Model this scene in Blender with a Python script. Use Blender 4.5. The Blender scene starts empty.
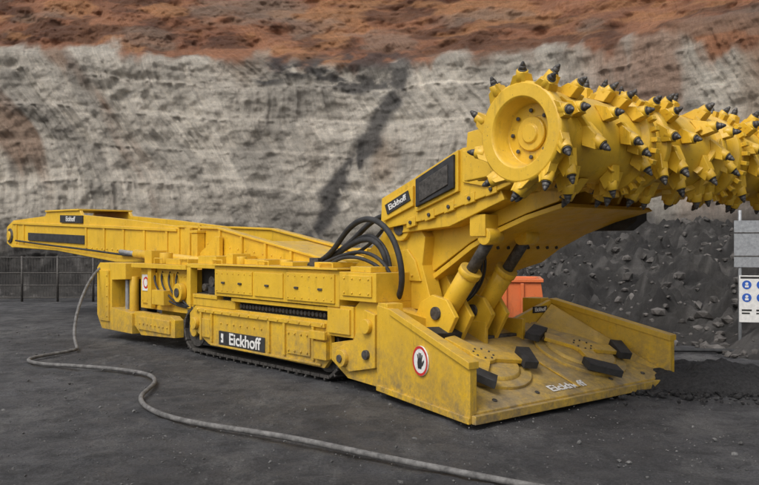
import bpy, bmesh, math, random, numpy as np
from mathutils import Vector, Matrix
S=bpy.context.scene
random.seed(4)
# ---------- noise ----------
def hsh(ix,iy,seed):
    n=(ix.astype(np.int64)*374761393+iy.astype(np.int64)*668265263+seed*1442695041)&0x7fffffff
    n=((n^(n>>13))*1274126177)&0x7fffffff
    return ((n^(n>>16))&0xffff)/65535.0
def vn(x,y,seed=0):
    ix=np.floor(x);iy=np.floor(y);fx=x-ix;fy=y-iy
    fx=fx*fx*(3-2*fx);fy=fy*fy*(3-2*fy)
    a=hsh(ix,iy,seed);b=hsh(ix+1,iy,seed);c=hsh(ix,iy+1,seed);d=hsh(ix+1,iy+1,seed)
    return (a*(1-fx)+b*fx)*(1-fy)+(c*(1-fx)+d*fx)*fy
def fbm(x,y,o=4,seed=0):
    v=0;am=.5;t=0
    for i in range(o):
        v=v+am*vn(x*2**i,y*2**i,seed+i*7);t+=am;am*=.5
    return v/t
def ss(a,b,x):
    t=np.clip((x-a)/(b-a),0,1);return t*t*(3-2*t)
# ---------- materials ----------
def nt(name):
    m=bpy.data.materials.new(name);m.use_nodes=True
    return m,m.node_tree,m.node_tree.nodes['Principled BSDF']
def noise(t,scale,detail=6,rough=.6,vec='Object',sc=None,attr=None):
    N=t.nodes;L=t.links
    if attr:
        tc=N.new('ShaderNodeAttribute');tc.attribute_name=attr;src=tc.outputs['Vector']
    else:
        tc=N.new('ShaderNodeTexCoord');src=tc.outputs[vec]
    n=N.new('ShaderNodeTexNoise')
    n.inputs['Scale'].default_value=scale;n.inputs['Detail'].default_value=detail;n.inputs['Roughness'].default_value=rough
    if sc:
        mp=N.new('ShaderNodeMapping');mp.inputs['Scale'].default_value=sc;L.new(src,mp.inputs[0]);L.new(mp.outputs[0],n.inputs['Vector'])
    else: L.new(src,n.inputs['Vector'])
    return n.outputs['Fac']
def mrange(t,src,a,b,c,d):
    n=t.nodes.new('ShaderNodeMapRange')
    for k,v in zip(('From Min','From Max','To Min','To Max'),(a,b,c,d)):n.inputs[k].default_value=v
    t.links.new(src,n.inputs['Value']);return n.outputs[0]
def mix(t,fac,a,b):
    n=t.nodes.new('ShaderNodeMix');n.data_type='RGBA'
    if isinstance(fac,float):n.inputs[0].default_value=fac
    else:t.links.new(fac,n.inputs[0])
    for i,v in((6,a),(7,b)):
        if isinstance(v,tuple):n.inputs[i].default_value=v+(1,)
        else:t.links.new(v,n.inputs[i])
    return n.outputs[2]
def bump(t,p,src,dist,strength=1):
    b=t.nodes.new('ShaderNodeBump');b.inputs['Distance'].default_value=dist;b.inputs['Strength'].default_value=strength
    t.links.new(src,b.inputs['Height']);t.links.new(b.outputs[0],p.inputs['Normal'])
def mathn(t,op,a,b):
    n=t.nodes.new('ShaderNodeMath');n.operation=op
    for i,v in((0,a),(1,b)):
        if isinstance(v,(int,float)):n.inputs[i].default_value=v
        else:t.links.new(v,n.inputs[i])
    return n.outputs[0]
def paint(name,base,dark,dust=(.27,.235,.18),rough=.33,dustamt=.5,grime=.55):
    m,t,p=nt(name)
    f=mrange(t,noise(t,1.6,8,.7),.4,.75,0,1)
    c=mix(t,f,base,dark)
    g=mrange(t,noise(t,7,8,.75,sc=(1,1,.2)),.55,.74,0,grime)
    c=mix(t,g,c,tuple(x*.36 for x in dark))
    g=mrange(t,noise(t,2.3,10,.85),.56,.70,0,.42)
    c=mix(t,g,c,(.20,.155,.09))
    # paint chips and scratches down to dark primer
    sp=mrange(t,noise(t,38,4,.7),.65,.70,0,.85)
    c=mix(t,sp,c,(.07,.055,.04))
    sr=mathn(t,'MULTIPLY',mrange(t,noise(t,1,5,.6,sc=(70,5,60)),.66,.70,0,.7),mrange(t,noise(t,2,4,.6),.5,.6,0,1))
    c=mix(t,sr,c,(.10,.075,.05))
    ge=t.nodes.new('ShaderNodeNewGeometry');sx=t.nodes.new('ShaderNodeSeparateXYZ');t.links.new(ge.outputs['Normal'],sx.inputs[0])
    up=mrange(t,sx.outputs['Z'],.3,.95,0,dustamt)
    d=mathn(t,'MULTIPLY',up,mrange(t,noise(t,3.1,8,.75),.38,.62,.15,1))
    c=mix(t,d,c,dust)
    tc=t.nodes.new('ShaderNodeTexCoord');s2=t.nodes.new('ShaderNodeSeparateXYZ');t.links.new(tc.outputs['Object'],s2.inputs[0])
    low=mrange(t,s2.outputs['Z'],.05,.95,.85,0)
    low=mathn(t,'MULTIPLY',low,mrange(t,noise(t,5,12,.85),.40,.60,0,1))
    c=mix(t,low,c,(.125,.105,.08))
    t.links.new(c,p.inputs['Base Color'])
    r=mrange(t,noise(t,5,6,.7),.3,.7,rough-.1,rough+.28);t.links.new(r,p.inputs['Roughness'])
    bump(t,p,noise(t,14,5,.6),.008,.4)
    return m
def simple(name,c,rough=.6,metal=0,var=.25,bumpd=.003,sc=18):
    m,t,p=nt(name)
    f=mrange(t,noise(t,sc,6,.7),.35,.65,0,1)
    t.links.new(mix(t,f,tuple(min(1,x*(1+var)) for x in c),tuple(x*(1-var) for x in c)),p.inputs['Base Color'])
    p.inputs['Roughness'].default_value=rough;p.inputs['Metallic'].default_value=metal
    bump(t,p,noise(t,sc*1.5,5,.6),bumpd)
    return m
YEL=paint('yellow_machine_paint',(.74,.455,.03),(.58,.345,.024))
RUB=simple('black_rubber',(.026,.026,.027),.7,0,.5,.003,8)
STL=simple('dark_steel',(.07,.064,.058),.6,.3,.5,.006)
WHT=simple('white_enamel',(.72,.71,.68),.5,0,.12)
RED=simple('red_enamel',(.55,.03,.025),.5,0,.1)
ORG=paint('orange_paint',(.75,.19,.06),(.65,.15,.05))
GRY=simple('galvanised_steel',(.32,.33,.34),.5,.4,.2)
PIT=simple('worn_carbide_steel',(.085,.08,.075),.5,.4,.6,.006)
DRK=simple('recess_shade_and_print',(.02,.019,.018),.9)  # near-black colour painted as the shade inside gaps and openings; also sign print
BLU=simple('blue_enamel',(.02,.10,.45),.5,0,.1)
DYE=paint('worn_deck_paint',(.66,.42,.05),(.45,.29,.06),dust=(.30,.25,.17),rough=.5,dustamt=.75,grime=.8)
MATS=[YEL,RUB,STL,WHT,RED,ORG,GRY,PIT,DRK,BLU,DYE]
Y_,R_,T_,W_,E_,O_,G_,P_,D_,B_,K_=range(11)
# ---------- mesh builder ----------
class Part:
    def __init__(s):s.bm=bmesh.new()
    def hexa(s,p,mat=0):
        v=[s.bm.verts.new(q) for q in p]
        for f in((0,3,2,1),(4,5,6,7),(0,1,5,4),(1,2,6,5),(2,3,7,6),(3,0,4,7)):
            fc=s.bm.faces.new([v[i] for i in f]);fc.material_index=mat
    def box(s,b0,b1,a0,a1,z0,z1,mat=0):
        s.hexa([(b0,a0,z0),(b1,a0,z0),(b1,a1,z0),(b0,a1,z0),(b0,a0,z1),(b1,a0,z1),(b1,a1,z1),(b0,a1,z1)],mat)
    def obox(s,c,ax,ay,az,sx,sy,sz,mat=0):
        c=Vector(c);ax=Vector(ax).normalized()*sx/2;ay=Vector(ay).normalized()*sy/2;az=Vector(az).normalized()*sz/2
        s.hexa([c-ax-ay-az,c+ax-ay-az,c+ax+ay-az,c-ax+ay-az,c-ax-ay+az,c+ax-ay+az,c+ax+ay+az,c-ax+ay+az],mat)
    def poly(s,l0,l1,mat=0):
        v0=[s.bm.verts.new(q) for q in l0];v1=[s.bm.verts.new(q) for q in l1];n=len(v0)
        fs=[s.bm.faces.new(v0[::-1]),s.bm.faces.new(v1)]
        for i in range(n):fs.append(s.bm.faces.new((v0[i],v0[(i+1)%n],v1[(i+1)%n],v1[i])))
        for f in fs:f.material_index=mat
    def prism(s,pts,b0,b1,mat=0):
        s.poly([(b0,a,z) for a,z in pts],[(b1,a,z) for a,z in pts],mat)
    def prismz(s,pts,z0,z1,mat=0):
        s.poly([(b,a,z0) for b,a in pts],[(b,a,z1) for b,a in pts],mat)
    def cyl(s,p0,p1,r0,r1=None,mat=0,n=20):
        p0=Vector(p0);p1=Vector(p1);r1=r0 if r1 is None else r1
        d=(p1-p0).normalized();u=d.orthogonal().normalized();w=d.cross(u)
        A=[];B=[]
        for i in range(n):
            t=2*math.pi*i/n;q=u*math.cos(t)+w*math.sin(t)
            A.append(s.bm.verts.new(p0+q*r0));B.append(s.bm.verts.new(p1+q*max(r1,1e-4)))
        f=s.bm.faces.new(A[::-1]);f.material_index=mat
        f=s.bm.faces.new(B);f.material_index=mat
        for i in range(n):
            f=s.bm.faces.new((A[i],A[(i+1)%n],B[(i+1)%n],B[i]));f.material_index=mat;f.smooth=n>8
    def lathe(s,prof,o,mat=0,n=48):
        rings=[]
        for x,r in prof:
            rings.append([s.bm.verts.new((o[0]+x,o[1]+r*math.cos(2*math.pi*i/n),o[2]+r*math.sin(2*math.pi*i/n))) for i in range(n)])
        for j in range(len(rings)-1):
            A,B=rings[j],rings[j+1]
            for i in range(n):
                f=s.bm.faces.new((A[i],B[i],B[(i+1)%n],A[(i+1)%n]));f.material_index=mat;f.smooth=abs(prof[j][0]-prof[j+1][0])>1e-4
        for R in(rings[0],rings[-1]):
            f=s.bm.faces.new(R);f.material_index=mat
    def bolts(s,p0,p1,n,d,r=.018,h=.02,mat=0):
        p0=Vector(p0);p1=Vector(p1);d=Vector(d)
        for i in range(n):
            q=p0.lerp(p1,i/max(1,n-1));s.cyl(q,q+d*h,r,None,mat,6)
    def obj(s,name,parent=None,bevel=0.008,seg=2):
        bmesh.ops.recalc_face_normals(s.bm,faces=s.bm.faces)
        me=bpy.data.meshes.new(name);s.bm.to_mesh(me);s.bm.free()
        for m in MATS:me.materials.append(m)
        o=bpy.data.objects.new(name,me);S.collection.objects.link(o)
        if parent:o.parent=parent
        if bevel:
            b=o.modifiers.new('bevel','BEVEL');b.width=bevel;b.segments=seg;b.limit_method='ANGLE';b.angle_limit=math.radians(40)
        return o
def curve(name,pts,r,mat,parent=None,cyc=False):
    cu=bpy.data.curves.new(name,'CURVE');cu.dimensions='3D';cu.bevel_depth=r;cu.bevel_resolution=4;cu.resolution_u=10;cu.use_fill_caps=True
    sp=cu.splines.new('NURBS');sp.points.add(len(pts)-1);sp.order_u=4;sp.use_endpoint_u=True
    for i,q in enumerate(pts):sp.points[i].co=(*q,1)
    o=bpy.data.objects.new(name,cu);S.collection.objects.link(o);cu.materials.append(mat)
    if parent:o.parent=parent
    return o
def text(name,body,size,M,mat,parent,sx=1.0):
    cu=bpy.data.curves.new(name,'FONT');cu.body=body;cu.size=size;cu.extrude=.002;cu.align_x='CENTER';cu.align_y='CENTER';cu.offset=size*.02
    o=bpy.data.objects.new(name,cu);S.collection.objects.link(o);cu.materials.append(mat);o.parent=parent
    o.matrix_local=M@Matrix.Diagonal((sx,1,1,1));return o
def frame(o,x,y):
    x=Vector(x).normalized();y=Vector(y);z=x.cross(y).normalized();y=z.cross(x)
    M=Matrix((x,y,z)).transposed().to_4x4();M.translation=Vector(o);return M

# ================= machine =================
mc=bpy.data.objects.new('roadheader_mining_machine',None);S.collection.objects.link(mc)
mc.location=(.9,8.1,0);mc.rotation_euler=(0,0,math.atan2(.648,.762))
CB=1.93
def mir(b):return 2*CB-b
# ---- crawlers ----
def crawler(b0,b1,name):
    p=Part();r=.34;A0,A1=3.25,6.95;zc=.37
    L=A1-A0;per=2*L+2*math.pi*r;n=44
    for i in range(n):
        t=per*i/n
        if t<L:c=(A0+t,zc-r);an=math.pi*1.5
        elif t<L+math.pi*r:
            th=-math.pi/2+(t-L)/r;c=(A1+r*math.cos(th),zc+r*math.sin(th));an=th
        elif t<2*L+math.pi*r:c=(A1-(t-L-math.pi*r),zc+r);an=math.pi/2
        else:
            th=math.pi/2+(t-2*L-math.pi*r)/r;c=(A0+r*math.cos(th),zc+r*math.sin(th));an=th
        nn=Vector((0,math.cos(an),math.sin(an)));tt=Vector((0,-nn.z,nn.y))
        p.obox((( b0+b1)/2,c[0],c[1]),(1,0,0),tt,nn,b1-b0,.2,.045,T_)
        p.obox(Vector(((b0+b1)/2,c[0],c[1]))+nn*.03,(1,0,0),tt,nn,b1-b0,.03,.05,T_)
    for a,rr in((A0,.29),(A1,.29)):
        p.cyl((b0+.06,a,zc),(b1-.06,a,zc),rr,None,T_,28);p.cyl((b0-.01,a,zc),(b0+.06,a,zc),.12,None,Y_,20)
        p.cyl((b1+.01,a,zc),(b1-.06,a,zc),.12,None,Y_,20)
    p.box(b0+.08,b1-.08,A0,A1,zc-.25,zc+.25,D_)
    p.obj(name,mc,.006,1)
crawler(.60,1.12,'crawler_track_1');crawler(mir(1.12),mir(.60),'crawler_track_2')
# ---- track side frames ----
for side in(0,1):
    f=(lambda b:b) if side==0 else mir
    p=Part()
    pr=[(3.15,.16),(3.0,.3),(3.0,.8),(6.75,.8),(6.95,.66),(6.95,.46),(6.3,.19)]
    b0,b1=sorted((f(.53),f(.595)));p.prism(pr,b0,b1)
    o=-1 if side==0 else 1
    def sb(x0,x1,a0,a1,z0,z1,m=Y_):
        q=sorted((f(x0),f(x1)));p.box(q[0],q[1],a0,a1,z0,z1,m)
    sb(.49,.53,3.1,6.7,.70,.76);sb(.50,.53,3.2,6.2,.185,.215)
    for a in(3.35,4.05,4.45,6.15,6.5):sb(.495,.53,a,a+.05,.24,.7)
    sb(.505,.53,3.45,4.0,.28,.62);sb(.50,.53,6.22,6.48,.3,.6)
    p.bolts((f(.53),3.15,.735),(f(.53),6.6,.735),14,(o,0,0),.022,.055)
    p.bolts((f(.505),3.5,.33),(f(.505),3.95,.33),4,(o,0,0));p.bolts((f(.505),3.5,.57),(f(.505),3.95,.57),4,(o,0,0))
    p.bolts((f(.53),4.7,.56),(f(.53),5.9,.56),7,(o,0,0),.016,.02)
    p.cyl((f(.53),6.72,.5),(f(.46),6.72,.5),.1,None,Y_,20)
    sb(.515,.53,4.6,5.95,.22,.44,R_)
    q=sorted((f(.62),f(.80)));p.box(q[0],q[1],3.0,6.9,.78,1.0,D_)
    for i in range(26):
        a=3.1+i*.09;p.cyl((f(.61),a,.86),(f(.56),a,.86),.034,None,T_,12)
    sb(.52,.62,5.45,6.9,.80,.93);sb(.48,.6,3.0,5.5,.93,.985)
    A=2.72 if side==0 else 3.0
    sb(.45,1.35,A,5.96,1.0,1.47)
    sb(.425,.45,A+.08,3.9,1.04,1.42);sb(.43,.45,4.0,4.75,1.05,1.40);sb(.43,.45,4.82,5.9,1.05,1.40)
    sb(.40,1.30,A-.02,5.98,1.475,1.50)
    for a in(3.05,3.6,4.35,5.1,5.6):sb(.405,.43,a,a+.09,1.2,1.23,T_)
    p.bolts((f(.43),4.86,1.09),(f(.43),5.86,1.09),7,(o,0,0),.013,.012);p.bolts((f(.43),4.86,1.36),(f(.43),5.86,1.36),7,(o,0,0),.013,.012)
    p.bolts((f(.425),A+.13,1.08),(f(.425),3.85,1.08),7,(o,0,0),.013,.012);p.bolts((f(.425),A+.13,1.38),(f(.425),3.85,1.38),7,(o,0,0),.013,.012)
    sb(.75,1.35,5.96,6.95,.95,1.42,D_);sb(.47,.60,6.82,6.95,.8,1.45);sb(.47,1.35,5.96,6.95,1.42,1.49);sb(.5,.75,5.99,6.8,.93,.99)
    for a,z,r in((6.1,1.1,.07),(6.35,1.2,.09),(6.6,1.1,.06)):
        p.cyl((f(.78),a,z),(f(.6),a,z),r,None,T_,16)
    sb(.6,.68,6.15,6.45,1.0,1.12,R_)
    if side==0:
        sb(.42,1.0,1.95,2.68,1.10,1.46);sb(.40,.42,2.02,2.6,1.16,1.42)
        sb(.46,.9,2.1,2.5,1.46,1.53)
        p.bolts((f(.40),2.07,1.2),(f(.40),2.55,1.2),4,(o,0,0),.014,.014);p.bolts((f(.40),2.07,1.38),(f(.40),2.55,1.38),4,(o,0,0),.014,.014)
        sb(.47,1.0,2.45,3.0,.62,1.02);sb(.44,.47,2.5,2.95,.66,.98)
    q=sorted((f(.5),f(1.0)));T=1.1 if side==0 else .72
    p.prism([(1.95,.06),(1.95,T),(2.35,T),(2.5,T-.12),(2.5,.6),(2.95,.52),(2.95,.3),(2.6,.1)],*q)
    q=sorted((f(.44),f(.5)))
    if side==0:
        p.prism([(2.0,.3),(2.0,.95),(2.2,1.0),(2.42,.6),(2.85,.45),(2.85,.33),(2.5,.2)],*q)
        p.cyl((f(.44),2.13,.8),(f(.38),2.13,.8),.09,None,Y_,24)
    p.cyl((f(.5),2.62,.36),(f(.38),2.62,.36),.11,None,Y_,24);p.cyl((f(.38),2.62,.36),(f(.36),2.62,.36),.05,None,T_,16)
    p.cyl((f(.5),2.15,.45),(f(.40),2.15,.45),.06,None,T_,16)
    sb(.42,.47,3.0,3.35,.55,.66);sb(.46,.53,3.02,3.3,.28,.52)
    p.obj('side_frame_%d'%(side+1),mc,.008,2)
# ---- body core, conveyor ----
p=Part()
p.box(.95,mir(.95),3.0,8.9,.45,1.40)
p.box(.95,mir(.95),2.0,3.0,.35,.70)
p.box(.62,mir(.62),6.95,9.1,.62,1.38)
for a0,a1 in((7.05,7.6),(7.7,8.25),(8.35,9.0)):
    p.box(.59,.62,a0,a1,.72,1.3);p.bolts((.59,a0+.05,.77),(.59,a1-.05,.77),4,(-1,0,0),.013,.012);p.bolts((.59,a0+.05,1.25),(.59,a1-.05,1.25),4,(-1,0,0),.013,.012)
p.cyl((.58,7.33,.98),(.48,7.33,.98),.16,None,Y_,28);p.cyl((.48,7.33,.98),(.46,7.33,.98),.08,None,T_,20)
p.box(.42,.59,7.72,8.2,.74,1.0,Y_);p.box(.5,.59,8.4,8.55,.65,1.38)
p.box(.45,.62,6.96,9.15,1.38,1.46)
for f,o in((lambda b:b,-1),(mir,1)):
    def sb(x0,x1,a0,a1,z0,z1,m=Y_):
        q=sorted((f(x0),f(x1)));p.box(q[0],q[1],a0,a1,z0,z1,m)
    q=sorted((f(.45),f(.62)))
    p.prism([(7.35,.20),(7.35,.50),(7.5,.56),(9.0,.56),(9.0,.3),(8.7,.14)],*q)
    sb(.42,.45,7.5,8.8,.25,.48);p.bolts((f(.42),7.58,.36),(f(.42),8.7,.36),8,(o,0,0),.018,.018)
    q=sorted((f(.40),f(.95)))
    p.prism([(9.0,.14),(10.45,.14),(10.7,.4),(10.7,1.35),(10.55,1.45),(9.3,1.45),(9.3,1.15),(9.95,1.12),(9.95,.58),(9.0,.52)],*q)
    q=sorted((f(.37),f(.40)))
    p.prism([(10.05,.3),(10.5,.3),(10.6,.45),(10.6,1.3),(10.05,1.3)],*q)
    p.bolts((f(.37),10.12,.4),(f(.37),10.12,1.2),5,(o,0,0),.018,.018)
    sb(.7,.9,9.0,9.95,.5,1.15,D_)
    p.cyl((f(.6),9.35,.5),(f(.6),9.35,1.2),.09,None,Y_,20);p.cyl((f(.6),9.65,.5),(f(.6),9.65,1.2),.05,None,G_,16)
p.box(1.0,1.35,3.4,5.9,1.40,1.55);p.box(.6,.95,4.0,4.3,1.5,1.56);p.box(.7,1.1,4.9,5.5,1.5,1.58);p.box(.55,.9,3.0,3.4,1.5,1.57)
p.box(.55,1.3,6.1,6.7,1.49,1.62);p.box(.62,.95,5.7,5.9,1.5,1.66);p.box(.75,.95,3.6,3.8,1.5,1.62,T_)
p.box(.55,.8,7.1,7.9,1.46,1.56);p.cyl((.75,8.3,1.46),(.75,8.3,1.66),.12,None,Y_,24);p.box(.6,.9,8.6,8.9,1.46,1.7)
p.box(mir(1.35),mir(.6),4.0,6.5,1.5,1.75)
p.cyl((.7,5.55,1.5),(.7,5.55,1.62),.08,None,Y_,20);p.cyl((.9,4.6,1.5),(.9,4.6,1.58),.1,None,Y_,20)
for a in(2.95,4.5,5.85,7.0,8.0):
    p.cyl((.52,a,1.47),(.52,a,1.56),.012,None,Y_,8)
    p.cyl((.52,a+.3,1.47),(.52,a+.3,1.56),.012,None,Y_,8);p.cyl((.52,a,1.56),(.52,a+.3,1.56),.012,None,Y_,8)
p.obj('chassis_body',mc,.009,2)
p=Part()
for b0,b1 in((1.33,1.41),(2.45,2.53)):
    p.prism([(3.2,1.2),(3.2,1.42),(4.4,1.60),(7.4,2.08),(8.9,2.14),(8.9,1.48),(6.5,1.42)],b0,b1)
    q=(b0-.04,b1+.04)
    p.prism([(3.2,1.42),(4.4,1.60),(7.4,2.08),(8.95,2.14),(8.95,2.18),(7.4,2.12),(4.4,1.64),(3.2,1.46)],*q)
for i in range(6):
    a=4.3+i*.75;zt=1.6+(a-4.4)*.16
    p.box(1.29,1.33,a,a+.06,1.42,zt)
p.bolts((1.33,4.6,1.53),(1.33,8.6,1.9),16,(-1,0,0),.016,.016)
p.hexa([(1.41,3.2,1.3),(2.45,3.2,1.3),(2.45,8.9,1.85),(1.41,8.9,1.85),(1.41,3.2,1.33),(2.45,3.2,1.33),(2.45,8.9,1.88),(1.41,8.9,1.88)],T_)
for i in range(12):
    a=3.4+i*.46;z=1.33+(a-3.2)*.0965;p.box(1.43,2.43,a,a+.05,z,z+.06,T_)
p.hexa([(1.41,4.3,1.5),(2.45,4.3,1.5),(2.45,6.2,1.8),(1.41,6.2,1.8),(1.41,4.3,1.57),(2.45,4.3,1.57),(2.45,6.2,1.87),(1.41,6.2,1.87)])
p.box(1.24,1.33,8.35,8.55,1.42,2.12);p.box(1.16,1.32,7.9,8.12,1.4,2.02);p.box(1.14,1.34,7.88,8.14,2.02,2.07)
p.prism([(7.2,1.42),(7.2,1.95),(7.35,1.95),(8.2,1.5),(8.2,1.42)],1.22,1.30)
p.obj('conveyor_trough',mc,.006,1)
# tail conveyor, slewed toward the near side
p=Part()
def TL(a,w,z):
    sh=(a-8.9)*-.068
    return (1.3+sh+w,a,z)
prof=[(8.9,1.45),(8.9,2.16),(11.2,2.36),(13.2,2.50),(13.3,2.60),(15.2,2.62),(15.3,2.52),(17.4,2.46),(17.85,2.3),(17.85,1.85),(17.5,1.74),(14.5,1.66),(11.4,1.42)]
for w0,w1 in((0,.07),(1.18,1.25)):
    p.poly([TL(a,w0,z) for a,z in prof],[TL(a,w1,z) for a,z in prof])
pl=[(8.9,1.6),(17.5,1.95),(17.5,2.0),(8.9,1.65)]
p.poly([TL(a,.07,z) for a,z in pl],[TL(a,1.18,z) for a,z in pl],T_)
pl=[(8.9,1.45),(11.4,1.42),(14.5,1.66),(17.5,1.74),(17.5,1.78),(14.5,1.70),(11.4,1.46),(8.9,1.49)]
p.poly([TL(a,.07,z) for a,z in pl],[TL(a,1.18,z) for a,z in pl],Y_)
tp=[(13.3,2.6),(15.2,2.62),(15.2,2.66),(13.3,2.64)]
p.poly([TL(a,-.04,z) for a,z in tp],[TL(a,1.28,z) for a,z in tp],Y_)
p.poly([TL(8.95,-.04,2.06),TL(17.4,-.04,2.36),TL(17.4,-.04,2.42),TL(8.95,-.04,2.12)],[TL(8.95,0,2.06),TL(17.4,0,2.36),TL(17.4,0,2.42),TL(8.95,0,2.12)])
p.poly([TL(8.95,-.05,1.47),TL(11.4,-.05,1.44),TL(14.5,-.05,1.67),TL(17.3,-.05,1.75),TL(17.3,-.05,1.81),TL(14.5,-.05,1.73),TL(11.4,-.05,1.5),TL(8.95,-.05,1.53)],[TL(8.95,0,1.47),TL(11.4,0,1.44),TL(14.5,0,1.67),TL(17.3,0,1.75),TL(17.3,0,1.81),TL(14.5,0,1.73),TL(11.4,0,1.5),TL(8.95,0,1.53)])
for a in(9.3,10.2,11.1,12.0,12.9,16.6,17.1):
    q=[(a,1.6),(a+.07,1.6),(a+.07,2.1),(a,2.1)]
    if a>16:q=[(x,z+.24) for x,z in q]
    elif a>11:q=[(x,z+.07*(a-10.5)/1.3) for x,z in q]
    p.poly([TL(x,-.03,z) for x,z in q],[TL(x,0,z) for x,z in q])
q=[(13.0,1.82),(16.3,1.92),(16.3,2.12),(13.0,2.02)]
p.poly([TL(x,-.035,z) for x,z in q],[TL(x,0,z) for x,z in q],R_)
q=[(13.1,2.30),(14.3,2.34),(14.3,2.52),(13.1,2.48)]
p.poly([TL(x,-.045,z) for x,z in q],[TL(x,0,z) for x,z in q],R_)
p.bolts(TL(9.2,0,1.64),TL(12.9,0,1.74),16,(-1,0,0),.02,.02)
p.cyl(TL(17.6,-.03,2.05),TL(17.6,1.28,2.05),.2,None,T_,24)
p.cyl(TL(17.6,-.06,2.05),TL(17.6,0,2.05),.13,None,Y_,20)
p.cyl((1.1,7.6,1.5),(1.05,10.3,1.62),.09,None,Y_,20);p.cyl((1.05,10.3,1.62),(1.1,11.2,1.66),.05,None,G_,16)
p.cyl((1.9,9.0,1.2),(1.9,9.0,1.6),.5,None,Y_,32)
p.box(1.1,2.7,8.5,9.6,1.2,1.44)
p.obj('tail_conveyor',mc,.006,1)
text('tail_label','Eickhoff',.16,frame(Vector(TL(13.7,-.05,2.41)),(.068,-1,-.035),(0,0,1)),WHT,mc)
text('track_label','Eickhoff',.25,frame((.512,5.17,.325),(0,-1,0),(0,0,1)),WHT,mc,1.15)
p=Part();p.prism([(5.8,.26),(5.87,.26),(5.87,.3),(5.82,.3),(5.87,.34),(5.87,.40),(5.8,.40)],.511,.514,W_);p.obj('label_mark',mc,0)
p=Part();p.box(.575,.588,8.62,8.95,.95,1.25,W_);p.cyl((.575,8.78,1.1),(.57,8.78,1.1),.11,None,E_,24);p.cyl((.57,8.78,1.1),(.567,8.78,1.1),.075,None,W_,24)
p.obj('rear_placard',mc,0)
# ---- turret and yoke ----
p=Part()
p.cyl((1.75,2.5,.65),(1.75,2.5,1.2),.88,None,Y_,48);p.cyl((1.75,2.5,1.2),(1.75,2.5,1.3),.78,None,Y_,48)
for i in range(24):
    t=2*math.pi*i/24;q=(1.75+.83*math.cos(t),2.5+.83*math.sin(t),1.2);p.cyl(q,(q[0],q[1],1.235),.025,None,T_,6)
for b0,b1 in((1.0,1.22),(2.1,2.3)):
    p.prism([(1.55,1.0),(1.75,1.55),(1.7,1.9),(1.95,2.2),(2.3,2.2),(2.55,1.9),(3.1,1.5),(3.2,1.2),(2.9,1.0)],b0,b1)
    p.cyl((b0-.06,2.1,2.02),(b1+.06,2.1,2.02),.17,None,Y_,28);p.cyl((b0-.08,2.1,2.02),(b0-.06,2.1,2.02),.1,None,T_,20)
p.prism([(1.75,1.35),(1.85,1.6),(2.0,1.75),(2.5,1.65),(2.9,1.35)],.97,1.0)
p.bolts((.97,1.9,1.42),(.97,2.7,1.42),6,(-1,0,0),.018,.018)
p.box(1.22,2.1,2.3,3.1,1.3,1.75)
for b0 in(.92,1.56):
    p.prism([(1.3,.62),(1.1,.95),(1.25,1.15),(1.5,1.2),(1.7,1.1),(1.9,.7)],b0,b0+.07);p.prism([(1.3,.62),(1.1,.95),(1.25,1.15),(1.5,1.2),(1.7,1.1),(1.9,.7)],b0+.27,b0+.34)
p.prism([(1.75,.7),(1.55,1.3),(1.75,1.6),(2.1,1.6),(2.1,.7)],1.3,2.0)
p.obj('turret',mc,.012,2)
# lift cylinders
p=Part()
for b in(1.09,1.73):
    p.cyl((b,1.42,.98),(b,1.05,1.45),.125,None,Y_,24);p.cyl((b,1.05,1.45),(b,1.0,1.51),.14,None,Y_,24)
    p.cyl((b,1.0,1.51),(b,.72,1.86),.07,None,T_,20);p.cyl((b-.12,.70,1.9),(b+.12,.70,1.9),.1,None,Y_,20)
    p.cyl((b-.2,1.42,.98),(b+.2,1.42,.98),.08,None,T_,20)
    p.box(b-.14,b+.14,.66,.9,1.9,2.15)
p.obj('lift_cylinders',mc,.004,1)
# ---- boom ----
p=Part()
bp=[(2.45,1.95),(2.42,2.42),(2.1,2.56),(.95,3.0),(.2,3.06),(-.35,3.0),(-.55,2.75),(-.45,2.5),(.1,2.32),(.7,2.12),(1.3,1.92),(1.9,1.82)]
p.prism(bp,1.22,2.64)
up=[(2.25,1.25),(1.75,1.42),(1.4,1.62),(1.1,1.80),(.7,1.98),(.25,2.13),(-.25,2.25)]
lo_=[(a-.05,z-.045) for a,z in up]
p.poly([(1.15,a,z) for a,z in up+lo_[::-1]],[(2.35 if a>1.5 else 2.85,a,z) for a,z in up+lo_[::-1]])
for b in(1.17,1.75,2.25,2.76):
    q=[(2.2,1.3),(1.75,1.46),(1.4,1.66),(1.1,1.83),(.7,2.0),(.25,2.15),(-.2,2.27),(-.3,2.45),(.6,2.3),(1.6,2.0),(2.2,1.9)]
    if b>2.3:q=[x for x in q if x[0]<1.5]
    p.prism(q,b,b+.05)
for i in range(8):
    u=(1.35+i*.19,1.0,1.80);p.cyl(u,(u[0],u[1]-.02,u[2]-.05),.022,None,T_,6)
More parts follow.
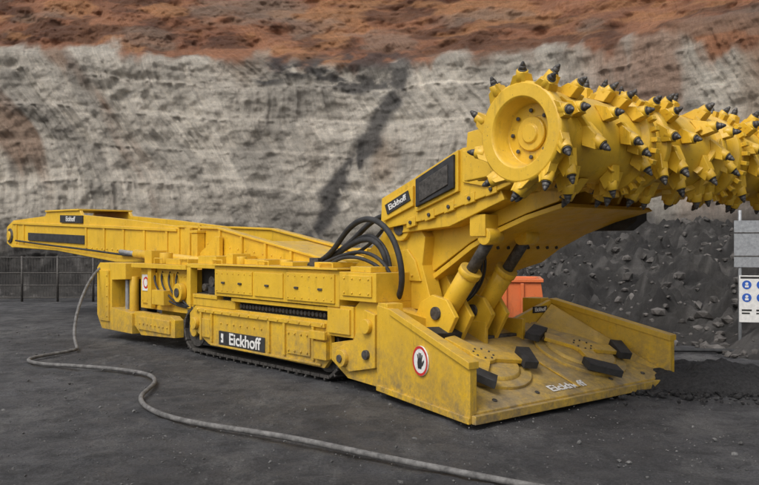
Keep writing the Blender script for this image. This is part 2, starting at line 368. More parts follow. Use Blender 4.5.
for f,o in((lambda b:b,-1),(mir,1)):
    q=sorted((f(.88),f(1.22)))
    p.prism([(2.4,2.0),(2.38,2.40),(2.1,2.5),(.95,2.92),(.2,2.98),(-.2,2.9),(-.3,2.62),(.55,2.36),(1.6,2.1)],*q)
    q=sorted((f(.84),f(.88)))
    p.prism([(2.3,2.1),(2.28,2.34),(1.75,2.53),(1.75,2.28)],*q)
    p.prism([(1.70,2.20),(1.70,2.63),(.98,2.90),(.98,2.42)],*q,mat=Y_)
    q=sorted((f(.80),f(.84)))
    p.prism([(1.66,2.26),(1.66,2.6),(1.02,2.85),(1.02,2.46)],*q,mat=R_)
    q=sorted((f(.785),f(.80)))
    p.prism([(1.58,2.32),(1.58,2.55),(1.10,2.74),(1.10,2.50)],*q,mat=T_)
    q=sorted((f(.85),f(.88)))
    p.prism([(.92,2.52),(.92,2.88),(.1,2.9),(-.1,2.8),(-.15,2.66),(.5,2.44)],*q)
    for t in range(10):
        an=2*math.pi*t/10;c=(f(.85),.4+.17*math.cos(an),2.7+.13*math.sin(an));p.cyl(c,(c[0]+o*.02,c[1],c[2]),.02,None,T_,8)
    p.cyl((f(.85),.4,2.7),(f(.81),.4,2.7),.1,None,Y_,24)
    q=sorted((f(.92),f(1.22)))
    p.prism([(2.1,1.95),(2.2,2.05),(1.3,2.2),(.4,2.42),(.35,2.3),(1.2,2.02)],*q)
    for i in range(5):
        a=1.9-i*.33;z=2.0+i*.085;q=sorted((f(.87),f(.92)));p.prism([(a,z),(a,z+.12),(a-.16,z+.16),(a-.16,z+.04)],*q)
        p.cyl((f(.87),a-.08,z+.08),(f(.85),a-.08,z+.08),.025,None,T_,8)
    if o==1:p.prism([(.75,1.98),(.75,2.1),(.05,2.24),(-.08,2.2),(-.08,2.1),(.1,1.98)],f(1.0),f(.78),mat=R_)
for b in(1.35,1.9,2.45):
    p.prism([(2.3,2.45),(.95,2.98),(.2,3.04),(.2,3.12),(.95,3.08),(2.3,2.52)],b,b+.05)
p.box(1.0,1.2,.0,.5,2.97,3.1);p.box(1.25,1.5,-.1,.4,3.04,3.2)
p.obj('cutter_boom',mc,.012,2)
sl=math.atan2(.42,1.1)
xd=Vector((0,-math.cos(sl),math.sin(sl)));
p=Part();p.obox((.832,2.02,2.33),(1,0,0),xd,(0,xd.z,-xd.y),.012,.46,.13,R_);p.obj('boom_label_plate',mc,0)
text('boom_label','Eickhoff',.1,frame((.824,2.02,2.33),xd,(0,0,1)),WHT,mc,1.1)
# drum support arms
p=Part();DA,DZ=-.9,2.8
for b0,b1 in((1.17,1.33),(2.62,2.78)):
    p.prism([(.2,2.4),(.3,3.0),(-.5,3.1),(-1.0,3.15),(-1.2,2.95),(-1.2,2.6),(-.9,2.45),(-.3,2.35)],b0,b1)
for f in(lambda b:b,mir):
    q=sorted((f(.2),f(1.22)))
    p.prism([(.15,2.55),(.1,2.9),(-.3,2.95),(-.55,2.85),(-.55,2.65),(-.3,2.5)],*q)
    q=sorted((f(.12),f(.2)));p.prism([(.2,2.45),(.15,2.95),(-.3,3.0),(-.35,2.5)],*q)
    for i in range(5):p.box(*sorted((f(.3+i*.17),f(.33+i*.17))),-.2,.18,2.46,2.98)
p.obj('drum_support_arms',mc,.01,2)
# ---- cutter drum ----
p=Part();O=(0,DA,DZ)
p.lathe([(-.30+.16,.27),(-.30+.16,.275),(-.30,.30),(-.33,.32),(-.33,.43),(-.31,.455),(-.22,.455),(-.20,.42),(.2,.40),(1.0,.40),(1.02,.47),(1.14,.47),(1.15,.3)],O,Y_,64)
p.lathe([(-.145,.16),(-.17,.15),(-.17,.09),(-.19,.08),(-.19,.02)],O,Y_,40)
for i in range(8):
    t=2*math.pi*i/8;c=(-.15,DA+.21*math.cos(t),DZ+.21*math.sin(t));p.cyl(c,(c[0]-.02,c[1],c[2]),.02,None,T_,8)
p.lathe([(1.35,.3),(1.36,.45),(1.45,.45),(1.47,.40),(2.48,.40),(2.5,.45),(2.59,.45),(2.6,.3)],O,Y_,64)
p.lathe([(2.8,.3),(2.81,.47),(2.92,.47),(2.95,.40),(3.95,.40),(4.07,.42),(4.09,.455),(4.2,.455),(4.2,.32),(4.05,.27)],O,Y_,64)
p.cyl((1.1,DA,DZ),(2.9,DA,DZ),.33,None,T_,40)
for bx in(1.02,2.84):
    for i in range(30):
        t=2*math.pi*i/30;r=Vector((0,math.cos(t),math.sin(t)));tt=Vector((0,-r.z,r.y))
        p.obox(Vector((bx+.06,DA,DZ))+r*.49,(1,0,0),tt,r,.07,.045,.08,Y_)
def pick(b,t,tilt=0,r0=.40,sc=1):
    r=Vector((0,math.cos(t),math.sin(t)));tt=Vector((0,-r.z,r.y))
    c=Vector((b,DA,DZ));ax=Vector((1,0,0))
    m=c+r*(r0-.03)
    d=(r*.80+tt*.55+ax*tilt).normalized()
    l0=[];l1=[]
    for i,(u,v) in enumerate(((-1,-1),(1,-1),(1,1),(-1,1))):
        l0.append(m+tt*u*.105*sc+ax*v*.062*sc)
        l1.append(m+d*.14*sc+tt*u*.064*sc+ax*v*.056*sc)
    p.poly(l0,l1,Y_)
    q=m+d*.09*sc
    p.cyl(q,q+d*.095*sc,.060*sc,.053*sc,Y_,14)
    p.cyl(q+d*.095*sc,q+d*.105*sc,.042*sc,None,P_,12)
    p.cyl(q+d*.105*sc,q+d*.14*sc,.033*sc,.029*sc,P_,12)
    p.cyl(q+d*.14*sc,q+d*.178*sc,.027*sc,.009,P_,10)
def helix(b0,b1,t0,turn,starts,n,vane=True):
    for s_ in range(starts):
        ph=t0+2*math.pi*s_/starts
        pr=None
        if vane:
            for i in range(n*6+1):
                u=i/(n*6);b=b0+(b1-b0)*u;t=ph+turn*u
                r=Vector((0,math.cos(t),math.sin(t)))
                ring=[Vector((b+db,DA,DZ))+r*rr for db,rr in((-.03,.395),(-.025,.455),(.025,.455),(.03,.395))]
                ring=[p.bm.verts.new(v) for v in ring]
                if pr:
                    for j in range(3):
                        f=p.bm.faces.new((pr[j],pr[j+1],ring[j+1],ring[j]));f.material_index=Y_
                else:p.bm.faces.new(ring)
                pr=ring
            p.bm.faces.new(pr[::-1])
        for i in range(n):
            u=(i+.5)/n;b=b0+(b1-b0)*u
            pick(b,ph+turn*u+random.uniform(-.07,.07),random.uniform(-.2,.2),.43,random.uniform(.92,1.08))
helix(-.16,.20,.35,.9,6,2)
helix(.62,1.0,.75,.8,6,3)
helix(.30,.55,.2,.5,3,1,False)
helix(1.5,1.85,1.1,.9,6,2);helix(2.1,2.46,.6,-.9,6,2)
helix(2.98,3.35,.5,.9,6,2);helix(3.6,4.02,.2,.9,6,3)
for i in range(10):
    pick(-.24,2*math.pi*i/10+.2,-.45,.43);pick(4.12,2*math.pi*i/10+.1,.45,.43)
for i in range(8):
    pick(1.40,2*math.pi*i/8+.5,-.3,.42);pick(2.55,2*math.pi*i/8+.2,.3,.42)
p.obj('cutter_drum',mc,.004,1)
# ---- loading apron ----
p=Part()
dz=lambda a:.13+.38*a
dp=[(0,.015),(0,.12),(.06,.15),(1.62,dz(1.62)),(1.62,.1)]
p.poly([(.05+.23*a,a,z) for a,z in dp],[(3.81-.23*a,a,z) for a,z in dp],K_)
p.box(.02,3.84,-.06,-.002,.012,.10,K_)
n=Vector((0,-.355,.935));tA=Vector((0,.935,.355))
def deck(b,a,h=0):return Vector((b,a,dz(a)))+n*h
for cb,ca,an in((1.02,.80,(-2.45,-.30,1.75)),(2.80,.72,(-2.05,-.35,2.3))):
    p.cyl(deck(cb,ca,-.02),deck(cb,ca,.035),.60,None,K_,56)
    p.cyl(deck(cb,ca,.035),deck(cb,ca,.075),.47,.44,K_,48)
    p.cyl(deck(cb,ca,.075),deck(cb,ca,.13),.16,None,Y_,28)
    for t in an:
        d=Vector((1,0,0))*math.cos(t)+tA*math.sin(t);e=n.cross(d)
        p.obox(deck(cb,ca,.10)+d*.26,d,e,n,.46,.2,.05,Y_)
        p.obox(deck(cb,ca,.115)+d*.60,e*.9+d*.25,d,n,.42,.19,.09,R_)
    for i in range(8):
        t=2*math.pi*i/8+.2;d=Vector((1,0,0))*math.cos(t)+tA*math.sin(t)
        p.cyl(deck(cb,ca,.13)+d*.12,deck(cb,ca,.145)+d*.12,.014,None,T_,6)
p.obox(deck(1.91,.45,.01),(1,0,0),tA,n,.05,.8,.02,Y_)
for b in(.5,1.2,2.6,3.3):p.cyl(deck(b,.12,.0),deck(b,.12,.012),.03,None,T_,12)
p.box(1.55,1.60,1.2,2.0,.45,.85);p.box(2.26,2.31,1.2,2.0,.45,.85)
p.box(1.60,2.26,1.3,2.0,.45,.66,T_)
def wing(f,T):
    P0=lambda x,a,z:(f(x),a,z)
    p.poly([P0(0,0,.02),P0(.45,1.97,.05),P0(.45,1.97,T+.02),P0(.37,1.63,1.04),P0(0,0,.62)],
           [P0(.10,0,.02),P0(.55,1.97,.05),P0(.55,1.97,T+.02),P0(.47,1.63,1.04),P0(.10,0,.62)])
    p.poly([P0(-.03,-.01,.56),P0(.35,1.63,.98),P0(.35,1.63,1.05),P0(-.03,-.01,.635)],[P0(.12,-.01,.56),P0(.49,1.63,.98),P0(.49,1.63,1.05),P0(.12,-.01,.635)])
    p.poly([P0(-.02,.0,.012),P0(.42,1.95,.04),P0(.42,1.95,.11),P0(-.02,.0,.08)],[P0(0.02,0,.012),P0(.46,1.95,.04),P0(.46,1.95,.11),P0(.02,0,.08)])
    p.poly([P0(.40,1.72,.1),P0(.45,1.95,.1),P0(.45,1.95,T+.05),P0(.40,1.72,T+.05)],[P0(.62,1.68,.1),P0(.70,1.95,.1),P0(.70,1.95,T+.05),P0(.62,1.68,T+.05)])
    p.poly([P0(.10,.02,.14),P0(.50,1.58,.70),P0(.50,1.58,.97)],[P0(.13,.02,.14),P0(.9,1.58,.70),P0(.53,1.58,.97)])
wing(lambda b:b,1.05);wing(lambda b:3.86-b,1.0)
for f in(lambda b:b,lambda b:3.86-b):
    l=[(f(.5),1.60,.6),(f(1.55),1.60,.6),(f(1.3),1.60,.80),(f(.5),1.60,1.03)];h=[(x,a+.07,z) for x,a,z in l]
    p.poly(l,h)
p.prism([(1.68,.2),(1.68,.92),(1.95,1.02),(2.1,.9),(2.1,.2)],.72,1.5);p.prism([(1.68,.2),(1.68,.62),(1.95,.68),(2.1,.6),(2.1,.2)],2.36,3.15)
for b in(.75,1.0,1.25):p.bolts((b,1.6,.72),(b,1.6,.72),1,(0,-1,.0),.03,.03);p.bolts((3.86-b,1.6,.72),(3.86-b,1.6,.72),1,(0,-1,.0),.03,.03)
p.obj('loading_apron',mc,.009,2)
p=Part();p.box(2.95,3.25,1.585,1.598,.86,.95,R_);p.obj('apron_plate',mc,0)
text('apron_plate_text','Eickhoff',.075,frame((3.1,1.583,.905),(1,0,0),(0,0,1)),WHT,mc)
text('apron_lip_text','Eickhoff',.17,frame(deck(1.75,.13,.008),(1,0,0),tA),WHT,mc,1.2)
# warning sign on wing
wd=Vector((.45,1.97,0)).normalized();wn=Vector((-wd.y,wd.x,0))
sc=Vector((.92*.2284,.92,.53))+wn*.022
p=Part()
p.cyl(sc-wn*.02,sc,.165,None,W_,40)
def ringpts(r,k,t):return sc+wn*k+(-wd)*r*math.cos(t)+Vector((0,0,1))*r*math.sin(t)
for i in range(40):
    t0,t1=2*math.pi*i/40,2*math.pi*(i+1)/40
    v=[p.bm.verts.new(q) for q in(ringpts(.163,.003,t0),ringpts(.163,.003,t1),ringpts(.135,.003,t1),ringpts(.135,.003,t0))]
    p.bm.faces.new(v).material_index=E_
X_=-wd;Z_=Vector((0,0,1))
def hp(x,z,k=.002):return sc+wn*k+X_*x+Z_*z
def flat(pts,k0=.002,k1=.005,mat=R_):p.poly([hp(x,z,k0) for x,z in pts],[hp(x,z,k1) for x,z in pts],mat)
flat([(-.04,-.085),(.03,-.085),(.045,-.02),(.04,.02),(-.045,.02),(-.05,-.03)])
for x,l,w,lean in((-.036,.05,.016,-.014),(-.012,.068,.017,-.004),(.012,.066,.017,.005),(.034,.048,.015,.014)):
    flat([(x-w/2,.018),(x+w/2,.018),(x+w/2+lean,.018+l),(x+lean,.024+l),(x-w/2+lean,.018+l)])
flat([(.036,-.06),(.045,-.02),(.078,.018),(.088,.006),(.066,-.04)])
p.obj('no_touching_sign',mc,0)
# ---- hoses on machine ----
hl=[[(.9,4.1,1.5),(.86,3.5,1.56),(.74,3.0,2.02),(.68,2.35,2.22),(.66,1.75,1.85),(.72,1.75,1.15),(.95,2.3,1.0)],
    [(1.0,4.0,1.5),(.95,3.5,1.58),(.86,2.95,1.86),(.80,2.4,2.02),(.80,2.0,1.55),(.9,2.3,1.1)],
    [(1.1,4.1,1.5),(1.05,3.3,1.75),(1.0,2.8,2.15),(.95,2.35,2.2),(1.0,2.2,2.2)],
    [(.8,3.7,1.5),(.76,3.1,1.66),(.70,2.5,1.80),(.70,2.0,1.55),(.8,2.0,1.2)],
    [(1.25,4.3,1.55),(1.2,3.5,1.62),(1.15,3.0,1.74),(1.1,2.6,2.0),(1.1,2.4,2.2)],
    [(.7,3.3,1.5),(.66,2.95,1.70),(.66,2.5,1.68),(.75,2.25,1.5)],
    [(.95,3.9,1.5),(.88,3.2,1.72),(.78,2.6,1.98),(.74,2.15,1.80),(.85,2.2,1.4)]]
for i,h in enumerate(hl):curve('hydraulic_hose_%d'%i,h,.038 if i in(0,2,6) else .024,RUB,mc)
for i in range(5):
    b=1.35+i*.12;curve('boom_hose_%d'%i,[(b,2.9,1.7),(b,2.8,2.1),(b,2.4,2.55),(b,2.0,2.68)],.022,RUB,mc)
for i in range(4):
    curve('lift_hose_%d'%i,[(1.3+i*.07,1.7,1.0),(1.35+i*.06,1.25,1.15),(1.35+i*.06,1.1,1.5),(1.35+i*.05,1.2,1.78)],.018,RUB,mc)
for i in range(4):
    curve('rear_hose_%d'%i,[(.66,7.6+i*.3,1.35),(.5,7.5+i*.3,1.2),(.5,7.3+i*.2,.9-.05*i),(.6,7.1,.7),(.7,6.9,.75)],.018,RUB,mc)
curve('tail_hose_1',[TL(9.2,-.1,1.62),TL(10,-.12,1.55),TL(11.5,-.1,1.62),TL(13,-.1,1.72),TL(15,-.1,1.8),TL(17,-.08,1.92)],.022,RUB,mc)

# ================= ground hose =================
hp_=[(-5.62,16.45,1.35),(-5.75,16.2,1.2),(-5.75,15.3,.5),(-5.4,14.4,.016),(-5.1,13.9,.016),(-5.35,13.4,.016),(-5.6,12.75,.016),(-5.15,12.2,.016),(-4.5,12.05,.016),(-3.8,11.75,.016),(-3.15,11.3,.016),(-2.85,10.5,.016),(-2.88,9.6,.016),(-2.5,8.8,.016),(-2.0,8.25,.016),(-1.4,7.9,.016),(-.8,7.55,.016),(-.1,6.95,.016),(.56,6.45,.016),(1.11,6.03,.016),(1.8,5.6,.016),(3.0,5.0,.016)]
curve('water_hose',hp_,.028,simple('grey_hose_rubber',(.13,.125,.12),.8,0,.5,.006,12))
curve('cable',[(3.6,14.3,.02),(4.6,13.7,.02),(5.5,13.9,.02),(6.6,13.4,.02),(8,13.2,.02),(10,12.5,.02)],.035,RUB)
# ================= signs =================
sg=bpy.data.objects.new('site_safety_signs',None);S.collection.objects.link(sg);sg.location=(6.2,14,0);sg.rotation_euler=(0,0,-.25)
p=Part()
p.cyl((0,0,-.05),(0,0,2.4),.03,None,G_,16);p.cyl((.95,0,-.05),(.95,0,2.4),.03,None,G_,16)
p.box(-.1,1.05,-.045,-.03,1.42,2.22,G_);p.box(-.1,1.05,-.05,-.046,1.6,1.62,T_);p.box(-.1,1.05,-.05,-.046,2.0,2.02,T_)
p.box(-.02,1.0,-.045,-.032,.48,1.28,W_)
for r in range(3):
    for c_ in range(4):
        x=.1+c_*.23;z=1.12-r*.22
        if r<2:
            p.cyl((x,-.046,z),(x,-.049,z),.075,None,B_,24);p.cyl((x,-.050,z+.02),(x,-.052,z+.02),.025,None,W_,12);p.box(x-.03,x+.03,-.052,-.050,z-.045,z-.01,W_)
        else:
            p.box(x-.08,x+.08,-.048,-.046,z-.01,z+.02,D_);p.box(x-.08,x+.05,-.048,-.046,z-.06,z-.035,D_)
p.box(0,.98,-.047,-.0455,1.225,1.26,D_)
p.obj('sign_boards',sg,.003,1)
# ================= orange skip =================
sk=bpy.data.objects.new('orange_skip_bin',None);S.collection.objects.link(sk);sk.location=(2.3,14.9,0);sk.rotation_euler=(0,0,-.15)
p=Part()
def sh(l,y0,y1,m=O_):p.poly([(x,y0,z) for x,z in l],[(x,y1,z) for x,z in l],m)
sh([(-.45,.06),(.45,.06),(.68,.72),(.62,1.18),(-.62,1.18),(-.68,.72)],-.4,-.35)
sh([(-.45,.06),(.45,.06),(.68,.72),(.62,1.18),(-.62,1.18),(-.68,.72)],.75,.8)
sh([(-.45,.06),(.45,.06),(.45,.12),(-.45,.12)],-.35,.75)
sh([(.45,.06),(.68,.72),(.62,1.18),(.58,1.18),(.62,.74),(.41,.1)],-.35,.75);sh([(-.45,.06),(-.68,.72),(-.62,1.18),(-.58,1.18),(-.62,.74),(-.41,.1)],-.35,.75)
p.box(-.67,.67,-.44,-.38,1.14,1.2,O_);p.box(-.67,.67,.78,.84,1.14,1.2,O_);p.box(.6,.67,-.38,.78,1.14,1.2,O_);p.box(-.67,-.6,-.38,.78,1.14,1.2,O_)
for x in(-.3,0,.3):p.box(x-.03,x+.03,-.45,-.4,.1,1.12,O_)
p.box(-.5,.5,-.3,.7,-.04,.055,T_)
p.obj('skip_shell',sk,.006,1)
# ================= fence =================
fe=bpy.data.objects.new('wire_fence',None);S.collection.objects.link(fe)
p=Part()
x=-15.0
while x<-8.2:
    p.cyl((x,26.3,-.05),(x,26.3,1.45),.04,None,T_,10);x+=1.15
for z in(.1,.5,.9,1.4):p.cyl((-15,26.3,z),(-8.3,26.3,z),.02,None,T_,6)
x=-15.0
while x<-8.3:
    p.cyl((x,26.3,.1),(x+.0,26.3,1.4),.008,None,T_,4);x+=.09
p.obj('fence_panels',fe,0)
# ================= coal pile, rubble, gravel =================
def rawmesh(name,V,F,mat,smooth=True):
    k=F.shape[1]
    me=bpy.data.meshes.new(name);me.vertices.add(len(V));me.vertices.foreach_set('co',V.astype(np.float32).ravel())
    me.loops.add(F.size);me.loops.foreach_set('vertex_index',F.astype(np.int32).ravel())
    me.polygons.add(len(F));me.polygons.foreach_set('loop_start',np.arange(0,F.size,k,dtype=np.int32));me.polygons.foreach_set('loop_total',np.full(len(F),k,dtype=np.int32))
    me.update();me.polygons.foreach_set('use_smooth',np.full(len(F),smooth))
    o=bpy.data.objects.new(name,me);S.collection.objects.link(o);me.materials.append(mat);return o
def gridmesh(name,xs,ys,Z,mat):
    X,Y=np.meshgrid(xs,ys);V=np.stack([X,Y,Z],-1).reshape(-1,3);r,c=X.shape
    i=np.arange(r*c).reshape(r,c);F=np.stack([i[:-1,:-1],i[:-1,1:],i[1:,1:],i[1:,:-1]],-1).reshape(-1,4)
    return rawmesh(name,V,F,mat)
COAL=simple('loose_coal',(.03,.029,.029),.9,0,.6,.03,25)
n_=90;xs=np.linspace(-1,1,n_);XX,YY=np.meshgrid(xs,xs);rr=np.hypot(XX,YY)+.25*(fbm((XX+3)*2,(YY+3)*2,3,9)-.5)
Zp=np.clip(1-rr,0,1)**.8*.36*(.35+1.3*fbm((XX+3)*4,(YY+3)*4,6,5))-.04
gridmesh('coal_pile',4.3+xs*1.5,10.8+xs*.95,Zp,COAL)
bmx=bmesh.new();bmesh.ops.create_icosphere(bmx,subdivisions=1,radius=1);IV=np.array([v.co[:] for v in bmx.verts]);IF=np.array([[v.index for v in f.verts] for f in bmx.faces]);bmx.free()
rng=np.random.default_rng(7)
def rocks(name,pos,rad,mat):
    n=len(rad);jit=rng.uniform(.65,1.3,(n,len(IV),1));sc3=rng.uniform(.7,1.3,(n,1,3))*np.array([1,1,.7])
    V=IV[None]*jit*sc3*rad[:,None,None];V=V+pos[:,None,:]
    F=IF[None]+np.arange(n)[:,None,None]*len(IV)
    return rawmesh(name,V.reshape(-1,3),F.reshape(-1,3),mat,False)
ROCK=simple('rubble_rock',(.085,.078,.072),.95,0,.7,.02,3)
GRV=simple('gravel_stone',(.10,.098,.095),.95,0,.6,.005,4)
N1=9000;r=rng.uniform(.004,.011,N1)*(1+1.4*(rng.random(N1)<.06))
rocks('gravel',np.stack([rng.uniform(-9,9,N1),4.2+rng.random(N1)**1.3*14,r*.2-.012],-1),r,GRV)
N2=1300;r=rng.uniform(.012,.055,N2)*rng.random(N2)**.5+.008
rocks('coal_lumps',np.stack([4.3+rng.normal(0,1.2,N2),10.6+rng.normal(0,.6,N2),r*.2],-1),r,COAL)

# ================= quarry wall =================
def terrain_mat():
    m,t,p=nt('quarry_rock')
    at=t.nodes.new('ShaderNodeAttribute');at.attribute_name='Col'
    f=mrange(t,noise(t,3.6,15,.9),.3,.7,.62,1.36)
    scr=noise(t,1,8,.8,sc=(11,1.1,1),attr='WallUV')
    bed=noise(t,1,8,.8,sc=(.9,9,1),attr='WallUV')
    f=mathn(t,'MULTIPLY',f,mrange(t,scr,.3,.7,.78,1.2))
    f=mathn(t,'MULTIPLY',f,mrange(t,bed,.3,.7,.84,1.16))
    pit=mrange(t,noise(t,15,6,.8),.30,.42,.55,1)
    f=mathn(t,'MULTIPLY',f,pit)
    mx=t.nodes.new('ShaderNodeVectorMath');mx.operation='SCALE'
    t.links.new(at.outputs['Color'],mx.inputs[0]);t.links.new(f,mx.inputs['Scale']);t.links.new(mx.outputs[0],p.inputs['Base Color'])
    p.inputs['Roughness'].default_value=.95
    h=mathn(t,'ADD',mathn(t,'MULTIPLY',noise(t,7,15,.9),1.5),mathn(t,'MULTIPLY',scr,.6));h=mathn(t,'ADD',h,mathn(t,'MULTIPLY',bed,.5))
    bump(t,p,h,.13,1)
    return m
cp=[(-75,5),(-60,18),(-38,25.5),(-24,27.5),(-13,28.5),(-5,29.7),(1,29.5),(6,27.8),(10,24.8),(14,20.5),(19,13.5),(24,3),(28,-12),(30,-28)]
P=[]
for i in range(1,len(cp)-2):
    p0,p1,p2,p3=[np.array(q,float) for q in cp[i-1:i+3]]
    for j in range(60):
        t=j/60
        P.append(.5*((2*p1)+(-p0+p2)*t+(2*p0-5*p1+4*p2-p3)*t*t+(-p0+3*p1-3*p2+p3)*t**3))
P=np.array(P)
d=np.r_[0,np.cumsum(np.linalg.norm(np.diff(P,axis=0),axis=1))]
i0=np.argmin(np.linalg.norm(P-np.array([0,29.6]),axis=1)); d-=d[i0]
lo,hi=d[0],d[-1]
s=np.r_[np.arange(lo,-19,.4),np.arange(-19,19,.04),np.arange(19,hi,.4)]
bx=np.interp(s,d,P[:,0]);by=np.interp(s,d,P[:,1])
tx=np.gradient(bx,s);ty=np.gradient(by,s);l=np.hypot(tx,ty);tx/=l;ty/=l
nx=-ty;ny=tx
nT=200
u=np.linspace(0,1,nT,endpoint=False)
zz=np.r_[np.arange(0,12.5,.042),np.arange(12.5,18,.3)]
s2=s[:,None]
W=1.0+9.0*ss(-3,9,s); H=.35+2.0*ss(-2,8,s)
tU=np.tile(u,(len(s),1))
Wt=W[:,None]*(1+.25*(fbm(s2*.25,s2*0,3,5)-.5)*2);Ht=H[:,None]
talo=-Wt*(1-tU);talz=Ht*(tU**1.1)
lump=np.maximum(0,vn(s2*1.9,talo*1.9,17)-.5)*.7+np.maximum(0,vn(s2*3.6,talo*3.6,14)-.5)*.6+np.maximum(0,vn(s2*7,talo*7,15)-.55)*.35+np.maximum(0,vn(s2*13,talo*13,16)-.5)*.14
talz=talz+((fbm(s2*.8,talo*.8,5,11)-.5)*.8+lump)*ss(0,.15,tU)*ss(0,1.2,Ht)-.08*(1-tU)
zw=Ht+zz[None,:]
wo=zw*0.2-Ht*.2+1.2*ss(8.6,9.6,zw+.8*(fbm(s2*.2,zw*0,3,3)-.5))+.8*np.clip(zw-9.5,0,99)
def warp(st,z):return z+1.5*(fbm(st*.07,z*.05,3,21)-.5)+.35*(fbm(st*.5,z*.4,3,22)-.5)
strata=warp(s2,zw)
def slantf(st,z):
    return st+z*(.32+.5*(fbm(st*.12,z*.25,2,6)-.5))+.5*(fbm(st*.4,z*.4,3,8)-.5)
slant=slantf(s2,zw)
bh=1.35
band=np.floor(strata/bh);bf=strata/bh-band
groove=np.abs(vn(slant*4.5+band*7.3,strata*.5+band*3,31)-.5)*2
groove2=vn(slant*10,strata*.8,33)
gmask=ss(.3,.55,fbm(s2*.25,zw*.35,3,35))
ww=1-.85*ss(8.6,9.6,zw)
disp=(groove*.15+groove2*.10)*ww*(.4+.6*gmask)+(fbm(s2*.35,zw*.35,5,41)-.5)*1.0+(fbm(s2*2.2,zw*2.6,6,43)-.5)*.38+ss(0,.12,bf)*(1-bf)*.12*ww*ss(.3,.6,fbm(s2*.4,zw*.2,3,37))
disp=disp+(vn(s2*.3,strata*3.1,38)-.5)*.08*ww+(vn(s2*.8,strata*7,39)-.5)*.05*ww
disp=disp+(1-ww)*((fbm(s2*1.0,zw*1.4,6,47)-.5)*1.5)
fade=ss(0,.8,zw-Ht)
wo=wo+disp*fade
O=np.concatenate([talo,wo],1);Zt=np.concatenate([talz,zw],1)
X=bx[:,None]+nx[:,None]*O;Y=by[:,None]+ny[:,None]*O
X=np.concatenate([X,bx[:,None]+nx[:,None]*60],1);Y=np.concatenate([Y,by[:,None]+ny[:,None]*60],1);Zt=np.concatenate([Zt,Zt[:,-1:]+1],1)
n,mr=X.shape
V=np.stack([X,Y,Zt],-1).reshape(-1,3)
N3=2200;ci=rng.integers(np.searchsorted(s,-1),np.searchsorted(s,18),N3);ri=(rng.random(N3)**1.4*(nT-5)).astype(int)
r=rng.uniform(.02,.17,N3)*rng.random(N3)**1.5+.015
rocks('rubble',np.stack([X[ci,ri],Y[ci,ri],np.maximum(Zt[ci,ri],0)+r*.15],-1),r,ROCK)
z=Zt;st=s2+0*z;strz=warp(st,z)
def C(*c):return np.array(c)[None,None,:]
f1_=fbm(st*.45,strz*1.1,6,61)[...,None]
lay=vn(st*.05,strz*3.2,63)[...,None];lay2=vn(st*.15,strz*9,64)[...,None]
col=C(.43,.385,.325)*(1-f1_)+C(.74,.675,.57)*f1_
col=col*(.84+.24*lay+.12*lay2)
col=col*(1+.14*(ss(3.0,4.5,strz)*(1-ss(7,7.8,strz)))[...,None])
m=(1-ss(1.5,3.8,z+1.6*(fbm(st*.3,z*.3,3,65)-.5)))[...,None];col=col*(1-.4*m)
sl=slantf(st,z)
g=vn(sl*4.5+np.floor(strz/bh)*7.3,strz*.5,31)[...,None];g2=vn(sl*11,strz*.8,34)[...,None];g3=fbm(sl*2,strz*.35,3,36)[...,None]
col=col*(.70+.20*g+.18*g2+.32*g3)
bl=(strz/bh-np.floor(strz/bh));led=(np.exp(-((bl-.06)/.05)**2)*ss(.4,.65,fbm(st*.5,strz*.2,3,66)))[...,None]
col=col*(1+.2*led)
def blob(m,c,a):
    global col
    m=np.clip(m,0,1)[...,None]*a;col=col*(1-m)+C(*c)*m
st_n=fbm(sl*.5,z*.14,4,71)
blob(ss(.50,.64,st_n)*ss(1.5,3.5,z+1.5*(st_n-.5))*ss(-6,-8.5,st+3*(fbm(st*.2,z*.5,3,72)-.5)),(.34,.20,.125),.75)
blob(ss(.6,.75,fbm(st*.4,z*.2,4,73))*ss(1.5,3,z),(.42,.29,.19),.5)
blob(ss(.42,.62,fbm(st*.35,z*.35,4,75))*ss(2,8,st),(.44,.33,.26),.6)
blob(ss(.52,.66,fbm(sl*.9,z*.25,4,77))*ss(5,9,st)*ss(3,6,z),(.40,.21,.125),.6)
blob(ss(.56,.68,fbm(sl*.8,z*.4,4,78)),(.20,.185,.165),.42)
bd=8.7+.8*(fbm(st*.18,st*0,3,81)-.5)*2+1.3*(fbm(st*.9,z*.5,5,83)-.5)*2+.9*ss(-5,-12,st)-.6*ss(6,12,st)
rm=ss(-.25,.45,z-bd)
rc=fbm(st*.8,z*1.3,6,85)[...,None]
redc=C(.19,.075,.042)*(1-rc)+C(.58,.27,.14)*rc
dk=ss(.5,.62,fbm(st*.7,z*1.8,5,88))[...,None];redc=redc*(1-.5*dk)
og=ss(.56,.66,fbm(st*.5,z*1.1,5,89))[...,None];redc=redc*(1-.6*og)+C(.58,.28,.12)*.6*og
gm=ss(.5,.64,fbm(st*.45,z*.9,5,87))[...,None]
redc=redc*(1-.55*gm)+C(.34,.25,.185)*.55*gm
col=col*(1-rm[...,None])+redc*rm[...,None]
nn=(fbm(st*.9,z*1.6,6,91)-.5)*2.0
ctr=8.35-.10*(st+2)
patch=ss(.4,-.25,np.maximum(np.abs(st+1.7+nn*.9)-2.6,np.abs(z-ctr+nn*.8)-.52))*ss(.30,.50,fbm(st*1.6,z*4,6,92))
patch2=ss(.3,-.2,np.maximum(np.abs(st+.2+nn*.5)-1.4,np.abs(z-9.1+nn*.6)-.35))*ss(.25,.45,fbm(st*2,z*4,5,94))
cx=np.interp(z,[0,1.8,4,5.6,7.0,8.8],[-3.0,-2.5,-1.7,-.65,.1,.8])
vein=ss(.26,-.14,np.abs(st-cx+nn*.42)-(.14+.34*fbm(st*.6,z*1.1,3,95)))*ss(9.0,8.6,z)*ss(.24,.5,fbm(sl*2.8,z*1.1,6,96)+.08)
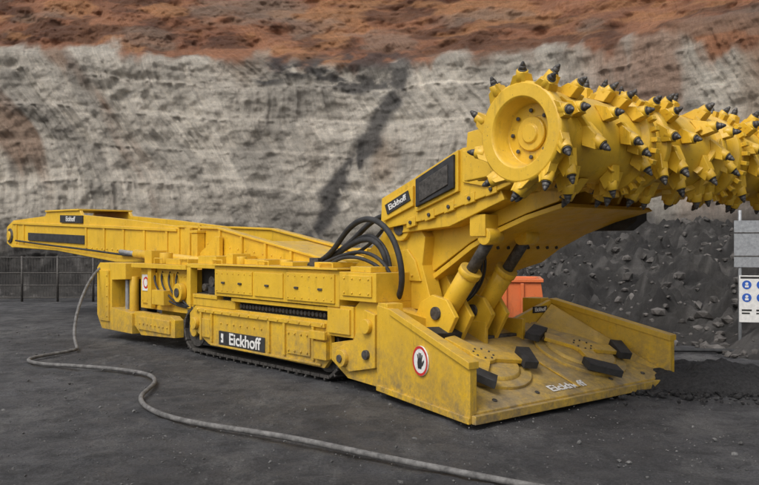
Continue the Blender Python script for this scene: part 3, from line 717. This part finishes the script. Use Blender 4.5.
blob(np.maximum(np.maximum(patch,patch2*.85),vein),(.06,.058,.06),.86)
tal=np.zeros_like(z);tal[:,:nT]=1
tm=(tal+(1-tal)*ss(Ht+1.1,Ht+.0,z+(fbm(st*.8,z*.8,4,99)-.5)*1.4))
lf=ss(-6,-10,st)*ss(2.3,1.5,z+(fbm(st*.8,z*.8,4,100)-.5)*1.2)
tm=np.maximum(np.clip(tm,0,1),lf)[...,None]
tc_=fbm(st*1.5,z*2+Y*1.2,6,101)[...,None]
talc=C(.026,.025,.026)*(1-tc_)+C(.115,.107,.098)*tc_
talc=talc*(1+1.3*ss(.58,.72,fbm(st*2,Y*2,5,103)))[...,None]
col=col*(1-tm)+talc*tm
col=np.concatenate([col,np.ones(col.shape[:2]+(1,))],-1).reshape(-1,4)
idx=np.arange(n*mr).reshape(n,mr)
F=np.stack([idx[:-1,:-1],idx[1:,:-1],idx[1:,1:],idx[:-1,1:]],-1).reshape(-1,4)
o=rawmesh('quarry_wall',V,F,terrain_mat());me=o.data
ca=me.color_attributes.new('Col','FLOAT_COLOR','POINT');ca.data.foreach_set('color',col.astype(np.float32).ravel())
wu=me.attributes.new('WallUV','FLOAT_VECTOR','POINT');wu.data.foreach_set('vector',np.stack([sl,strz,Y*.3],-1).astype(np.float32).ravel())
# ================= ground =================
m,t,p=nt('coal_dust_ground')
big=noise(t,.35,8,.65);mid=noise(t,2.2,10,.75);fine=noise(t,45,8,.85)
c=mix(t,mrange(t,big,.38,.64,0,1),(.045,.045,.049),(.11,.11,.115))
c=mix(t,mrange(t,mid,.45,.64,0,.8),c,(.025,.025,.027))
c=mix(t,mrange(t,noise(t,1.1,12,.8,sc=(1,.35,1)),.51,.64,0,.65),c,(.17,.167,.163))
mx=t.nodes.new('ShaderNodeVectorMath');mx.operation='SCALE';t.links.new(c,mx.inputs[0]);t.links.new(mrange(t,fine,.35,.65,.3,1.85),mx.inputs['Scale']);t.links.new(mx.outputs[0],p.inputs['Base Color'])
t.links.new(mrange(t,mid,.35,.65,.55,.95),p.inputs['Roughness'])
hs=mathn(t,'ADD',mathn(t,'MULTIPLY',fine,.5),mathn(t,'MULTIPLY',mid,1.4))
bump(t,p,hs,.07,1)
xs=np.r_[-1000,-300,-100,-40,-20,np.arange(-12,12.01,.045),20,40,100,300,1000];ys=np.r_[-1000,-300,-50,0,np.arange(3.2,20,.045),25,35,60,200,1000]
XX,YY=np.meshgrid(xs,ys)
near=ss(13,10,np.abs(XX))*ss(21,18,YY)*ss(2,4,YY)
h=-.06*fbm(XX*.9+50,YY*.9+50,3,201)-.05*fbm(XX*4+50,YY*4+50,5,203)+.03*np.maximum(0,vn(XX*9+90,YY*9+90,205)-.7)
for k,off in((0,0),(1,2.1)):
    dd=np.abs((XX+6+off-.9*(YY-6)*.35)-.4*np.sin(YY*.3));h=h-.02*ss(.32,.12,dd)*(.6+.4*np.sin(YY*22))
gridmesh('ground',xs,ys,h*near-.03*(1-near)+.018*near,m)
# ================= light =================
w=bpy.data.worlds.new('World');S.world=w;w.use_nodes=True;N=w.node_tree.nodes;L=w.node_tree.links
sky=N.new('ShaderNodeTexSky');sky.sky_type='NISHITA';sky.sun_disc=False;sky.sun_elevation=math.radians(52);sky.sun_rotation=math.radians(215);sky.dust_density=4
bg=N['Background'];bg.inputs[1].default_value=.15
hsn=N.new('ShaderNodeHueSaturation');hsn.inputs['Saturation'].default_value=.25;hsn.inputs['Value'].default_value=1.2
L.new(sky.outputs[0],hsn.inputs['Color']);L.new(hsn.outputs[0],bg.inputs[0])
sd=bpy.data.lights.new('sun','SUN');sd.energy=1.05;sd.angle=math.radians(25);sd.color=(1,.95,.88)
so=bpy.data.objects.new('sun',sd);S.collection.objects.link(so)
el=math.radians(52);az=math.radians(215)
dv=Vector((math.sin(az)*math.cos(el),math.cos(az)*math.cos(el),math.sin(el)))
so.rotation_euler=dv.to_track_quat('Z','Y').to_euler()
S.view_settings.view_transform='Standard';S.view_settings.look='None';S.view_settings.exposure=0
cd=bpy.data.cameras.new('camera');co=bpy.data.objects.new('camera',cd);S.collection.objects.link(co);S.camera=co
co.location=(0,0,1.8);co.rotation_euler=(math.radians(90.18),0,0);cd.lens=38.6;cd.clip_end=3000
